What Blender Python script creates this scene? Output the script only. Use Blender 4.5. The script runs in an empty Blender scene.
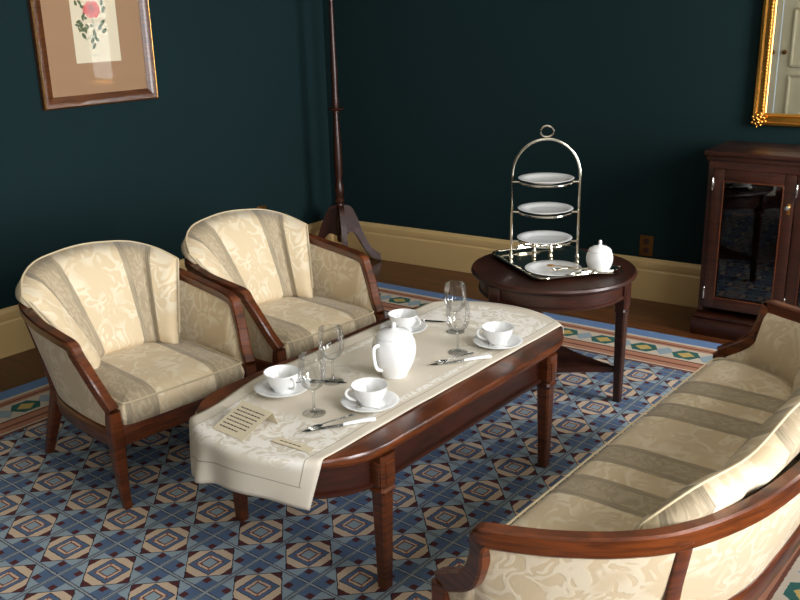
import bpy, bmesh, math, random
from mathutils import Vector, Matrix
random.seed(7)
PI = math.pi
sc = bpy.context.scene
COL = sc.collection

# ------------------------------------------------------------------ camera, light, exposure
def make_camera():
    cam = bpy.data.cameras.new('camera'); o = bpy.data.objects.new('camera', cam); COL.objects.link(o)
    cam.sensor_fit = 'HORIZONTAL'; cam.sensor_width = 36.0; cam.lens = 36.0 * 916.0 / 800.0
    cam.clip_start = 0.05
    pitch, roll, yaw = .3127, -.0236, .6803
    fw = Vector((-math.sin(yaw) * math.cos(pitch), math.cos(yaw) * math.cos(pitch), -math.sin(pitch)))
    r = Vector((math.cos(yaw), math.sin(yaw), 0)); u = r.cross(fw)
    c, s = math.cos(roll), math.sin(roll)
    r2 = c * r + s * u; u2 = -s * r + c * u
    m = Matrix((r2, u2, -fw)).transposed().to_4x4()
    m.translation = Vector((0, 0, 1.6))
    o.matrix_world = m
    sc.camera = o
make_camera()
sc.view_settings.view_transform = 'Standard'
sc.view_settings.look = 'None'
sc.view_settings.gamma = 1.0
sc.view_settings.use_curve_mapping = False
sc.view_settings.exposure = 0.0
world = bpy.data.worlds.new('sky'); sc.world = world; world.use_nodes = True
world.node_tree.nodes['Background'].inputs[0].default_value = (.72, .86, 1.0, 1)
world.node_tree.nodes['Background'].inputs[1].default_value = 1.0

XR, YF, ZC = 1.0, -1.6, 2.8            # right wall, front wall, ceiling
WINDOWS_RIGHT = [(-1.35, -.15), (.85, 2.05), (3.05, 4.25)]
WIN_Z = (.55, 2.45)
def window_light(name, loc, rot, sx, sy, power, color):
    l = bpy.data.lights.new(name, 'AREA'); l.shape = 'RECTANGLE'; l.size = sx; l.size_y = sy
    l.energy = power; l.color = color
    o = bpy.data.objects.new(name, l); COL.objects.link(o); o.location = loc; o.rotation_euler = rot
DAY = (.96, .97, 1.0)
for i, (a, b) in enumerate(WINDOWS_RIGHT):
    window_light('daylight', (XR + .24, (a + b) / 2, 1.5), (0, math.radians(90), 0), 1.8, b - a, (95, 175, 200)[i], DAY)

# ------------------------------------------------------------------ helpers
def lin(c):
    return tuple(((v / 255 / 12.92) if v / 255 <= .04045 else ((v / 255 + .055) / 1.055) ** 2.4) for v in c) + (1.0,)

def mat_new(name):
    m = bpy.data.materials.new(name); m.use_nodes = True
    return m, m.node_tree, m.node_tree.nodes['Principled BSDF']

class G:
    """tiny node-graph builder"""
    def __init__(s, nt): s.nt = nt
    def n(s, t, **k):
        x = s.nt.nodes.new(t)
        for a, b in k.items(): setattr(x, a, b)
        return x
    def put(s, sock, v):
        if hasattr(v, 'is_output') or isinstance(v, bpy.types.NodeSocket): s.nt.links.new(v, sock)
        else: sock.default_value = v
    def m(s, op, a, b=None, c=None):
        x = s.n('ShaderNodeMath', operation=op)
        s.put(x.inputs[0], a)
        if b is not None: s.put(x.inputs[1], b)
        if c is not None: s.put(x.inputs[2], c)
        return x.outputs[0]
    def add(s, a, b): return s.m('ADD', a, b)
    def sub(s, a, b): return s.m('SUBTRACT', a, b)
    def mul(s, a, b): return s.m('MULTIPLY', a, b)
    def lt(s, a, b): return s.m('LESS_THAN', a, b)
    def gt(s, a, b): return s.m('GREATER_THAN', a, b)
    def mn(s, a, b): return s.m('MINIMUM', a, b)
    def mx(s, a, b): return s.m('MAXIMUM', a, b)
    def ab(s, a): return s.m('ABSOLUTE', a)
    def ss(s, v, lo, hi):
        x = s.n('ShaderNodeMapRange', interpolation_type='SMOOTHSTEP')
        s.put(x.inputs[0], v); x.inputs[1].default_value = lo; x.inputs[2].default_value = hi
        return x.outputs[0]
    def mix(s, f, a, b):
        x = s.n('ShaderNodeMix', data_type='RGBA')
        s.put(x.inputs[0], f); s.put(x.inputs[6], a); s.put(x.inputs[7], b)
        return x.outputs[2]
    def noise(s, vec, scale, detail=3, rough=.5, dist=0.0):
        x = s.n('ShaderNodeTexNoise'); x.inputs['Scale'].default_value = scale
        x.inputs['Detail'].default_value = detail; x.inputs['Roughness'].default_value = rough
        x.inputs['Distortion'].default_value = dist
        if vec is not None: s.put(x.inputs['Vector'], vec)
        return x.outputs[0]
    def coord(s, which='Object'): return s.n('ShaderNodeTexCoord').outputs[which]
    def sep(s, v):
        x = s.n('ShaderNodeSeparateXYZ'); s.put(x.inputs[0], v); return x.outputs
    def scale(s, v, k):
        x = s.n('ShaderNodeMapping'); s.put(x.inputs[0], v); x.inputs['Scale'].default_value = k; return x.outputs[0]
    def bump(s, h, strength=.2, dist=.01):
        x = s.n('ShaderNodeBump'); s.put(x.inputs['Height'], h); x.inputs['Strength'].default_value = strength
        x.inputs['Distance'].default_value = dist; return x.outputs[0]

def plain(name, rgb, rough=.5, metal=0.0, spec=.5, coat=0.0, var=0.0):
    m, nt, b = mat_new(name); g = G(nt)
    c = lin(rgb)
    if var:
        nz = g.noise(g.coord(), 9, 4)
        d = tuple(v * (1 - var) for v in c[:3]) + (1,)
        g.put(b.inputs['Base Color'], g.mix(nz, d, tuple(min(1, v * (1 + var)) for v in c[:3]) + (1,)))
    else: b.inputs['Base Color'].default_value = c
    b.inputs['Roughness'].default_value = rough; b.inputs['Metallic'].default_value = metal
    b.inputs['Specular IOR Level'].default_value = spec; b.inputs['Coat Weight'].default_value = coat
    b.inputs['Coat Roughness'].default_value = .12
    return m

def wood(name, dark, light, rough=.3, sc3=(3, 3, 30), coat=.3):
    m, nt, b = mat_new(name); g = G(nt)
    v = g.coord()
    a = g.noise(g.scale(v, sc3), 3.0, 5, .6, .6)
    f = g.noise(v, 2.2, 2)
    t = g.ss(g.add(g.mul(a, .8), g.mul(f, .25)), .3, .75)
    g.put(b.inputs['Base Color'], g.mix(t, lin(dark), lin(light)))
    b.inputs['Roughness'].default_value = rough; b.inputs['Coat Weight'].default_value = coat
    b.inputs['Coat Roughness'].default_value = .15
    return m

def fabric(name, stripes, shift=0.0):
    m, nt, b = mat_new(name); g = G(nt)
    uv = g.coord('UV'); s = g.sep(uv); u = g.add(s[0], shift); vv = s[1]
    nz = g.noise(uv, 13, 1.5, .45, 1.1)
    ring = g.ab(g.sub(g.m('FRACT', g.mul(nz, 4.2)), .5))
    blob = g.noise(uv, 8.5, 1)
    scroll = g.mul(g.ss(ring, .18, .36), g.ss(blob, .36, .56))
    cream, light = lin((209, 188, 152)), lin((222, 207, 178))
    col = g.mix(scroll, cream, light)
    weave = g.noise(g.scale(uv, (1, 1, 1)), 420, 1)
    hgt = g.add(g.mul(scroll, .7), g.mul(weave, .35))
    if stripes:
        pm = g.ab(g.sub(g.m('FRACT', g.add(g.m('DIVIDE', u, .56), .5)), .5))
        a = g.mul(pm, .56)                                   # distance from a cream centre
        w = g.add(a, g.mul(g.sub(g.noise(uv, 40, 2), .5), .006))
        inside = g.mul(g.ss(w, .112, .117), g.sub(1.0, g.ss(w, .232, .237)))
        leafn = g.noise(g.scale(uv, (1.4, .75, 1)), 20, 2, .5, 1.6)
        leaf = g.ss(g.ab(g.sub(g.m('FRACT', g.mul(leafn, 4)), .5)), .17, .27)
        scol = g.mix(leaf, lin((180, 163, 134)), lin((165, 148, 120)))
        edge = g.mx(g.lt(g.ab(g.sub(w, .126)), .011), g.lt(g.ab(g.sub(w, .224)), .010))
        fine = g.noise(g.scale(uv, (1, .05, 1)), 260, 1)
        scol = g.mix(edge, scol, g.mix(g.ss(fine, .35, .65), lin((144, 130, 106)), lin((168, 152, 124))))
        col = g.mix(inside, col, scol)
    g.put(b.inputs['Base Color'], col)
    b.inputs['Roughness'].default_value = .62; b.inputs['Sheen Weight'].default_value = .15
    b.inputs['Specular IOR Level'].default_value = .35
    g.put(b.inputs['Normal'], g.bump(hgt, .18, .004))
    return m

def thin_glass(name, tint=(1, 1, 1), base=.04, rough=.02, power=1.0, gain=.75):
    m = bpy.data.materials.new(name); m.use_nodes = True; nt = m.node_tree; nt.nodes.clear(); g = G(nt)
    out = g.n('ShaderNodeOutputMaterial'); tr = g.n('ShaderNodeBsdfTransparent'); gl = g.n('ShaderNodeBsdfGlossy')
    tr.inputs[0].default_value = tint + (1,); gl.inputs['Roughness'].default_value = rough
    lw = g.n('ShaderNodeLayerWeight'); lw.inputs[0].default_value = .35
    f = g.mn(g.add(g.mul(g.m('POWER', lw.outputs['Fresnel'], power), gain), base), .9)
    mx = g.n('ShaderNodeMixShader'); g.put(mx.inputs[0], f)
    nt.links.new(tr.outputs[0], mx.inputs[1]); nt.links.new(gl.outputs[0], mx.inputs[2]); nt.links.new(mx.outputs[0], out.inputs[0])
    return m

# ------------------------------------------------------------------ mesh helpers
def link(name, verts, faces, m, parent=None, smooth=None, uvs=None):
    me = bpy.data.meshes.new(name); me.from_pydata([tuple(v) for v in verts], [], faces); me.update()
    if uvs is not None:
        l = me.uv_layers.new(name='UVMap')
        for lp in me.loops: l.data[lp.index].uv = uvs[lp.vertex_index]
    bm = bmesh.new(); bm.from_mesh(me); bmesh.ops.recalc_face_normals(bm, faces=bm.faces[:]); bm.to_mesh(me); bm.free()
    me.materials.append(m)
    if smooth is not None:
        me.shade_smooth(); me.set_sharp_from_angle(angle=math.radians(smooth))
    o = bpy.data.objects.new(name, me); COL.objects.link(o)
    if parent: o.parent = parent
    return o

class MB:
    """collects shapes into one mesh"""
    def __init__(s): s.v = []; s.f = []
    def raw(s, v, f):
        k = len(s.v); s.v += [Vector(p) for p in v]; s.f += [[i + k for i in q] for q in f]; return s
    def box(s, c, d, rot=None, bev=0.0):
        bm = bmesh.new(); bmesh.ops.create_cube(bm, size=1)
        for v in bm.verts: v.co = Vector((v.co.x * d[0], v.co.y * d[1], v.co.z * d[2]))
        if bev: bmesh.ops.bevel(bm, geom=bm.edges[:], offset=bev, segments=2, affect='EDGES', profile=.5)
        M = (rot.to_4x4() if rot else Matrix.Identity(4)); T = Vector(c)
        bm.verts.index_update()
        s.raw([M @ v.co + T for v in bm.verts], [[v.index for v in f.verts] for f in bm.faces]); bm.free(); return s
    def lathe(s, prof, n=32, c=(0, 0, 0), flute=None):
        c = Vector(c); v = []; f = []
        for i, (r, z) in enumerate(prof):
            for k in range(n):
                a = 2 * PI * k / n; rr = r * (1 + (flute[1] * math.cos(flute[0] * a) if flute else 0))
                v.append(c + Vector((rr * math.cos(a), rr * math.sin(a), z)))
        for i in range(len(prof) - 1):
            for k in range(n):
                k2 = (k + 1) % n
                f.append([i * n + k, i * n + k2, (i + 1) * n + k2, (i + 1) * n + k])
        if prof[0][0] > 1e-6: f.append(list(range(n)))
        if prof[-1][0] > 1e-6: f.append([(len(prof) - 1) * n + k for k in range(n)])
        return s.raw(v, f)
    def sweep(s, path, prof, closed=False, up=(0, 0, 1), scale=None, sides=None):
        path = [Vector(p) for p in path]; n = len(path); up = Vector(up); v = []; f = []; m = len(prof)
        for i, p in enumerate(path):
            a = path[(i - 1) % n] if (closed or i) else p
            b = path[(i + 1) % n] if (closed or i < n - 1) else p
            t = (b - a).normalized(); side = t.cross(up)
            if side.length < 1e-4: side = t.cross(Vector((1, 0, 0)))
            if sides: side = sides[i] - t * sides[i].dot(t)
            side.normalize(); u = side.cross(t).normalized(); k = scale[i] if scale else 1
            for (x, y) in prof: v.append(p + side * x * k + u * y * k)
        for i in range(n if closed else n - 1):
            j = (i + 1) % n
            for k in range(m): f.append([i * m + k, i * m + (k + 1) % m, j * m + (k + 1) % m, j * m + k])
        if not closed: f.append(list(range(m))[::-1]); f.append([(n - 1) * m + k for k in range(m)])
        return s.raw(v, f)
    def tube(s, path, r, n=10, closed=False, scale=None):
        return s.sweep(path, [(r * math.cos(2 * PI * k / n), r * math.sin(2 * PI * k / n)) for k in range(n)], closed, scale=scale)
    def prism(s, poly, z0, z1):
        n = len(poly)
        return s.raw([(x, y, z0) for x, y in poly] + [(x, y, z1) for x, y in poly],
                     [list(range(n))[::-1], list(range(n, 2 * n))] + [[i, (i + 1) % n, n + (i + 1) % n, n + i] for i in range(n)])
    def leg(s, pts):
        """tapered square leg: pts = (x, y, z, halfwidth)"""
        v = []; f = []
        for (x, y, z, h) in pts:
            c = h * .72
            for (a, b) in ((h, c), (c, h), (-c, h), (-h, c), (-h, -c), (-c, -h), (c, -h), (h, -c)): v.append((x + a, y + b, z))
        for i in range(len(pts) - 1):
            for k in range(8): f.append([i * 8 + k, i * 8 + (k + 1) % 8, (i + 1) * 8 + (k + 1) % 8, (i + 1) * 8 + k])
        f.append(list(range(8))[::-1]); f.append([(len(pts) - 1) * 8 + k for k in range(8)])
        return s.raw(v, f)
    def build(s, name, m, parent=None, smooth=40, uvs=None): return link(name, s.v, s.f, m, parent, smooth, uvs)

def rrect(w, h, b):
    return [(w / 2, -h / 2 + b), (w / 2, h / 2 - b), (w / 2 - b, h / 2), (-w / 2 + b, h / 2), (-w / 2, h / 2 - b), (-w / 2, -h / 2 + b), (-w / 2 + b, -h / 2), (w / 2 - b, -h / 2)]

def catmull(pts, k=6, closed=False):
    P = [Vector(p) for p in pts]; n = len(P); out = []
    for i in range(n if closed else n - 1):
        if closed: a, b, c, d = P[(i - 1) % n], P[i], P[(i + 1) % n], P[(i + 2) % n]
        else: a, b, c, d = P[max(i - 1, 0)], P[i], P[i + 1], P[min(i + 2, n - 1)]
        for j in range(k):
            t = j / k
            out.append(.5 * ((2 * b) + (c - a) * t + (2 * a - 5 * b + 4 * c - d) * t * t + (3 * b - a - 3 * c + d) * t ** 3))
    if not closed: out.append(P[-1])
    return out

def thing(name, label, cat, loc=(0, 0, 0), rz=0.0, group=None):
    o = bpy.data.objects.new(name, None); COL.objects.link(o); o.empty_display_size = .05
    o.location = loc; o.rotation_euler = (0, 0, rz); return tag(o, label, cat, group)
def tag(o, label, cat, group=None):
    o['label'] = label; o['category'] = cat
    if group: o['group'] = group
    return o
def struct(o): o['kind'] = 'structure'; return o
def copy_thing(src, loc, rz, label, name=None):
    def rec(o, par):
        c = o.copy(); COL.objects.link(c); c.parent = par
        for ch in o.children: rec(ch, c)
        return c
    r = rec(src, None); r.location = loc; r.rotation_euler = (0, 0, rz); r['label'] = label
    return r

# ------------------------------------------------------------------ materials
M = {}
M['mahogany'] = wood('mahogany', (46, 19, 6), (114, 56, 21), .3)
M['dark_mahogany'] = wood('dark mahogany', (34, 14, 7), (68, 30, 15), .38, (3, 3, 30), .12)
M['damask'] = fabric('cream damask', False)
M['stripe'] = fabric('striped cream damask', True)
M['sofa_stripe'] = fabric('striped cream damask of the sofa', True, .055)
M['piping'] = plain('piping cord', (196, 179, 145), .8)
M['china'] = plain('white china', (240, 240, 238), .12, spec=.6, coat=.4)
M['silver'] = plain('silver plate', (226, 220, 205), .12, 1.0)
M['steel'] = plain('polished steel', (215, 215, 212), .16, 1.0)
M['gold'] = plain('gilded brass', (222, 165, 80), .22, 1.0)
M['brass'] = plain('aged brass', (120, 82, 38), .38, .8)
M['baseboard'] = plain('cream gloss paint', (202, 172, 118), .4, var=.04)
M['white_paint'] = plain('off white paint', (232, 222, 192), .45, var=.02)
M['ceiling'] = plain('ceiling paint', (225, 220, 205), .9, var=.02)
M['glassware'] = thin_glass('clear glassware', (.985, .99, .985), .07, .02, 1.3, .5)
M['pane'] = thin_glass('window glass', (1, 1, 1), .03)
M['picture_glass'] = thin_glass('picture glass', (1, 1, 1), .006, .02, 1.0, .1)
M['cab_glass'] = thin_glass('cabinet glass', (.5, .52, .54), .04)
M['paper'] = plain('cream card', (216, 203, 174), .8, var=.03)
M['ink'] = plain('dark ink', (52, 44, 36), .9)

def wall_mat():
    m, nt, b = mat_new('dark teal wall paint'); g = G(nt); v = g.coord()
    n1 = g.noise(v, 260, 2); n2 = g.noise(v, 1.3, 2)
    g.put(b.inputs['Base Color'], g.mix(n2, lin((19, 37, 39)), lin((22, 42, 44))))
    b.inputs['Roughness'].default_value = .85; b.inputs['Specular IOR Level'].default_value = .12
    g.put(b.inputs['Normal'], g.bump(n1, .12, .002)); return m
M['wall'] = wall_mat()

def floor_mat():
    m, nt, b = mat_new('varnished dark boards'); g = G(nt); v = g.coord(); s = g.sep(v)
    w = .11
    fx = g.m('DIVIDE', s[1], w); cell = g.m('FLOOR', fx); fr = g.ab(g.sub(g.m('FRACT', fx), .5))
    comb = g.n('ShaderNodeCombineXYZ'); g.put(comb.inputs[0], g.mul(s[0], .35)); g.put(comb.inputs[1], g.mul(s[1], 9)); g.put(comb.inputs[2], g.mul(cell, 3.1))
    gr = g.noise(comb.outputs[0], 4, 4, .6, .4)
    wn = g.n('ShaderNodeTexWhiteNoise', noise_dimensions='1D'); g.put(wn.inputs['W'], cell)
    c = g.mix(g.ss(gr, .3, .7), lin((62, 32, 15)), lin((104, 58, 27)))
    c = g.mix(g.mul(wn.outputs[0], .35), c, lin((70, 37, 18)))
    c = g.mix(g.gt(fr, .488), c, lin((28, 14, 8)))
    g.put(b.inputs['Base Color'], c); b.inputs['Roughness'].default_value = .32
    return m
M['floor'] = floor_mat()

# rug layout (metres)
RXL, RXR, RYF = -3.725, -.27, -.45
RYB0, RYBK = 4.265, .069            # back edge: y = RYB0 + RYBK * x   (the rug lies a little askew, like the wall behind)
PIT, LX0, LY0 = .2102, -3.016, 1.486
def rug_mat():
    m, nt, b = mat_new('woven rug'); g = G(nt); v = g.coord(); s = g.sep(v); x, y = s[0], s[1]
    wob = g.mul(g.sub(g.noise(v, 90, 1), .5), .005)
    x = g.add(x, wob); y = g.add(y, wob)
    pal = {k: lin(c) for k, c in dict(navy=(72, 90, 116), blue=(92, 114, 146), sky=(156, 174, 184), cream=(222, 197, 168), maroon=(92, 46, 46),
            dark=(36, 34, 46), rust=(166, 92, 66), line=(160, 168, 172), salmon=(188, 132, 104), brown=(120, 74, 56), ivory=(214, 200, 178),
            green=(52, 104, 96), yellow=(206, 176, 104), bblue=(108, 138, 180)).items()}
    u = g.sub(g.m('FRACT', g.add(g.m('DIVIDE', g.sub(x, LX0), PIT), 20.5)), .5)
    w = g.sub(g.m('FRACT', g.add(g.m('DIVIDE', g.sub(y, LY0), PIT), 20.5)), .5)
    a, c = g.ab(u), g.ab(w)
    mx, mn = g.mx(a, c), g.mn(a, c)
    sm = g.add(a, c)
    # sky ground between the medallions
    col = g.mix(0.0, pal['sky'], pal['sky'])
    def put(mask, colour):
        nonlocal col
        col = g.mix(mask, col, colour)
    AND = g.mul
    put(g.gt(mn, .238), pal['blue'])                                        # squares round each crossing
    put(AND(g.gt(mn, .245), g.lt(mx, .350)), pal['maroon'])                 # small squares on their inner corners
    put(g.lt(g.ab(g.sub(sm, .462)), .010), pal['dark'])
    put(AND(g.lt(sm, .452), g.gt(mx, .215)), pal['cream'])                  # bars with slanted ends
    put(AND(g.lt(sm, .452), g.gt(mx, .342)), pal['maroon'])                 # wedges beyond the bars
    put(g.lt(mx, .218), pal['dark'])
    put(g.lt(mx, .206), pal['blue'])
    chk = g.gt(g.m('FRACT', g.mul(g.add(u, w), 17.0)), .45)
    put(g.lt(mx, .152), g.mix(chk, pal['rust'], pal['navy']))
    put(g.lt(mx, .140), pal['cream'])
    put(AND(g.lt(mx, .140), g.gt(mn, .108)), pal['rust'])
    put(g.lt(mx, .108), pal['rust'])
    put(g.lt(mx, .094), pal['dark'])
    put(g.lt(mx, .084), pal['sky'])
    put(g.gt(a, .452), pal['navy']); put(g.gt(a, .462), pal['sky']); put(g.gt(mx, .472), pal['dark'])
    put(g.gt(mx, .484), pal['line'])
    field = col
    # border
    dB = g.sub(g.add(g.mul(x, RYBK), RYB0), y); dF = g.sub(y, RYF); dL = g.sub(x, RXL); dR = g.sub(RXR, x)
    dx = g.mn(dL, dR); dy = g.mn(dB, dF); d = g.mn(dx, dy)
    t = g.add(g.mul(g.lt(dx, dy), y), g.mul(g.m('SUBTRACT', 1.0, g.lt(dx, dy)), x))
    p = g.mul(g.ab(g.sub(g.m('FRACT', g.add(g.m('DIVIDE', t, .203), 20.756)), .5)), 2.0)
    q = g.ab(g.m('DIVIDE', g.sub(d, .228), .058))
    col = g.mix(0.0, pal['bblue'], pal['bblue'])
    put(g.gt(d, .083), pal['ivory']); put(g.gt(d, .104), pal['salmon']); put(AND(g.gt(d, .128), g.lt(d, .140)), pal['brown'])
    put(g.gt(d, .158), pal['ivory'])
    inb = g.lt(q, 1.0)
    put(AND(inb, g.lt(g.add(g.mul(g.sub(1.0, p), 2.1), g.mul(q, 1.0)), .95)), pal['line'])
    put(AND(inb, g.lt(g.add(g.mul(g.sub(1.0, p), 2.1), g.mul(q, 1.0)), .80)), pal['sky'])
    put(AND(g.lt(q, .92), g.lt(g.add(p, g.mul(q, .34)), .66)), pal['green'])
    put(AND(inb, g.lt(g.add(g.m('DIVIDE', p, .42), g.m('DIVIDE', q, .62)), 1.0)), pal['yellow'])
    put(g.gt(d, .300), pal['brown']); put(g.gt(d, .312), pal['salmon']); put(AND(g.gt(d, .352), g.lt(d, .366)), pal['brown'])
    put(g.gt(d, .402), pal['ivory']); put(g.gt(d, .412), pal['brown'])
    fin = g.mix(g.gt(d, .430), col, field)
    pile = g.noise(v, 500, 2)
    g.put(b.inputs['Base Color'], g.mix(g.mul(pile, .25), fin, lin((80, 76, 80))))
    b.inputs['Roughness'].default_value = .95; b.inputs['Specular IOR Level'].default_value = .1
    g.put(b.inputs['Normal'], g.bump(pile, .35, .004))
    return m
M['rug'] = rug_mat()

# ------------------------------------------------------------------ the room
WK = .0976                                            # the far wall is slightly out of square
def yback(x): return 4.476 + WK * (x + 3.748)
XL = -4.16
ang_b = math.atan(WK)
b = MB(); b.prism([(XL - .2, YF - .2), (XR + .2, YF - .2), (XR + .2, 5.3), (XL - .2, 5.3)], -.05, 0); struct(b.build('floor', M['floor'], None, None))
b = MB(); b.prism([(XL - .2, YF - .2), (XR + .2, YF - .2), (XR + .2, 5.3), (XL - .2, 5.3)], ZC, ZC + .1); struct(b.build('ceiling', M['ceiling'], None, None))
b = MB(); b.prism([(XL - .15, YF - .15), (XL, YF - .15), (XL, yback(XL)), (XL - .15, yback(XL - .15) + .15)], 0, ZC); struct(b.build('wall_left', M['wall'], None, None))
b = MB(); b.prism([(XL, yback(XL)), (XR, yback(XR)), (XR, yback(XR) + .15), (XL - .15, yback(XL - .15) + .15)], 0, ZC); struct(b.build('wall_back', M['wall'], None, None))
def wall_with_holes(name, axis, pos, lo, hi, holes, th):
    mb = MB()
    def blk(a0, a1, z0, z1):
        if axis == 'x': mb.box((pos + th / 2, (a0 + a1) / 2, (z0 + z1) / 2), (abs(th), a1 - a0, z1 - z0))
        else: mb.box(((a0 + a1) / 2, pos + th / 2, (z0 + z1) / 2), (a1 - a0, abs(th), z1 - z0))
    cur = lo
    for (a0, a1, z0, z1) in sorted(holes):
        blk(cur, a0, 0, ZC)
        if z0 > 0: blk(a0, a1, 0, z0)
        blk(a0, a1, z1, ZC); cur = a1
    blk(cur, hi, 0, ZC)
    return struct(mb.build(name, M['wall'], None, None))
wall_with_holes('wall_right', 'x', XR, YF, 5.2, [(a, c, *WIN_Z) for a, c in WINDOWS_RIGHT], .15)
DOOR = (-2.75, -1.35)
wall_with_holes('wall_front', 'y', YF, XL, XR, [(DOOR[0], DOOR[1], 0, 2.15)], -.15)
def window(n, axis, pos, a0, a1):
    root = bpy.data.objects.new('window_%d' % n, None); COL.objects.link(root); struct(root)
    am = (a0 + a1) / 2; zm = sum(WIN_Z) / 2; H = WIN_Z[1] - WIN_Z[0]; W = a1 - a0
    root.location = (pos, am, WIN_Z[0]) if axis == 'x' else (am, pos, WIN_Z[0])
    if axis == 'y': root.rotation_euler = (0, 0, -PI / 2)          # local x points out of the room
    fr = MB()
    for (cy, cz, dy, dz) in ((0, .03, W, .06), (0, H - .03, W, .06), (-W / 2 + .03, H / 2, .06, H), (W / 2 - .03, H / 2, .06, H), (0, H / 2, W, .05)):
        fr.box((.075, cy, cz), (.06, dy, dz))
    fr.build('window_frame', M['white_paint'], root, None)
    for k in (-1, 1): MB().box((.075, k * W / 6, H / 2), (.03, .025, H)).build('muntin', M['white_paint'], root, None)
    for j in range(2):
        for k in range(3):
            MB().box((.075, (k - 1) * W / 3, H * (.25 + .5 * j)), (.004, W / 3 - .02, H / 2 - .06)).build('pane', M['pane'], root, None)
    MB().box((-.03, 0, -.03), (.16, W + .12, .04)).build('window_sill', M['white_paint'], root, None)
for i, (a0, a1) in enumerate(WINDOWS_RIGHT): window(i + 1, 'x', XR, a0, a1)
# panelled cream door behind the camera (seen in the looking-glass)
root = bpy.data.objects.new('door_1', None); COL.objects.link(root); struct(root); root.location = ((DOOR[0] + DOOR[1]) / 2, YF, 0)
W = DOOR[1] - DOOR[0]
for sx in (-1, 1):
    leaf = MB().box((sx * W / 4, -.06, 1.06), (W / 2 - .01, .04, 2.1)).build('door_leaf', M['white_paint'], root, None)
    for (z, h) in ((.45, .6), (1.15, .6), (1.78, .42)):
        mb = MB(); w2 = W / 2 - .26
        for (cx, cz, dx, dz) in ((0, h / 2, w2, .03), (0, -h / 2, w2, .03), (-w2 / 2, 0, .03, h), (w2 / 2, 0, .03, h)): mb.box((sx * W / 4 + cx, -.036, z + cz), (dx, .02, dz), None, .006)
        mb.build('panel_moulding', M['white_paint'], leaf, 30)
    k = MB().lathe([(.0, 0), (.012, .004), (.012, .03), (.026, .04), (.026, .055), (0, .062)], 16).build('door_knob', M['brass'], leaf); k.location = (sx * .06, -.04, 1.0); k.rotation_euler = (-PI / 2, 0, 0)
mb = MB()
for (cx, cz, dx, dz) in ((-W / 2 - .05, 1.1, .12, 2.2), (W / 2 + .05, 1.1, .12, 2.2), (0, 2.2, W + .24, .12)): mb.box((cx, .012, cz), (dx, .03, dz), None, .006)
mb.build('door_casing', M['white_paint'], root, 30)
# baseboards: profile with a moulded top
BP = [(0, 0), (.022, 0), (.022, .165), (.016, .175), (.020, .19), (.018, .215), (.008, .232), (0, .236)]
def baseboard(name, p0, p1, nrm):
    p0, p1, nrm = Vector(p0), Vector(p1), Vector(nrm)
    v = [p0 + nrm * a + Vector((0, 0, z)) for a, z in BP] + [p1 + nrm * a + Vector((0, 0, z)) for a, z in BP]; n = len(BP)
    struct(link(name, v, [[i, (i + 1) % n, n + (i + 1) % n, n + i] for i in range(n)] + [list(range(n)), list(range(n, 2 * n))], M['baseboard'], None, 25))
nb = Vector((math.sin(ang_b), -math.cos(ang_b), 0))
baseboard('baseboard_left', (XL, YF, 0), (XL, yback(XL), 0), (1, 0, 0))
baseboard('baseboard_back', (XL, yback(XL), 0), (XR, yback(XR), 0), nb)
baseboard('baseboard_right', (XR, YF, 0), (XR, yback(XR), 0), (-1, 0, 0))
baseboard('baseboard_front', (DOOR[1] + .12, YF, 0), (XR, YF, 0), (0, 1, 0))

# rug
mb = MB(); yb = lambda x: RYB0 + RYBK * x
mb.prism([(RXL, RYF), (RXR, RYF), (RXR, yb(RXR)), (RXL, yb(RXL))], 0.0, .008)
tag(mb.build('rug', M['rug'], None, None), 'large blue geometric rug with a striped diamond border on the floor', 'rug')
RZ = .008

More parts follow.
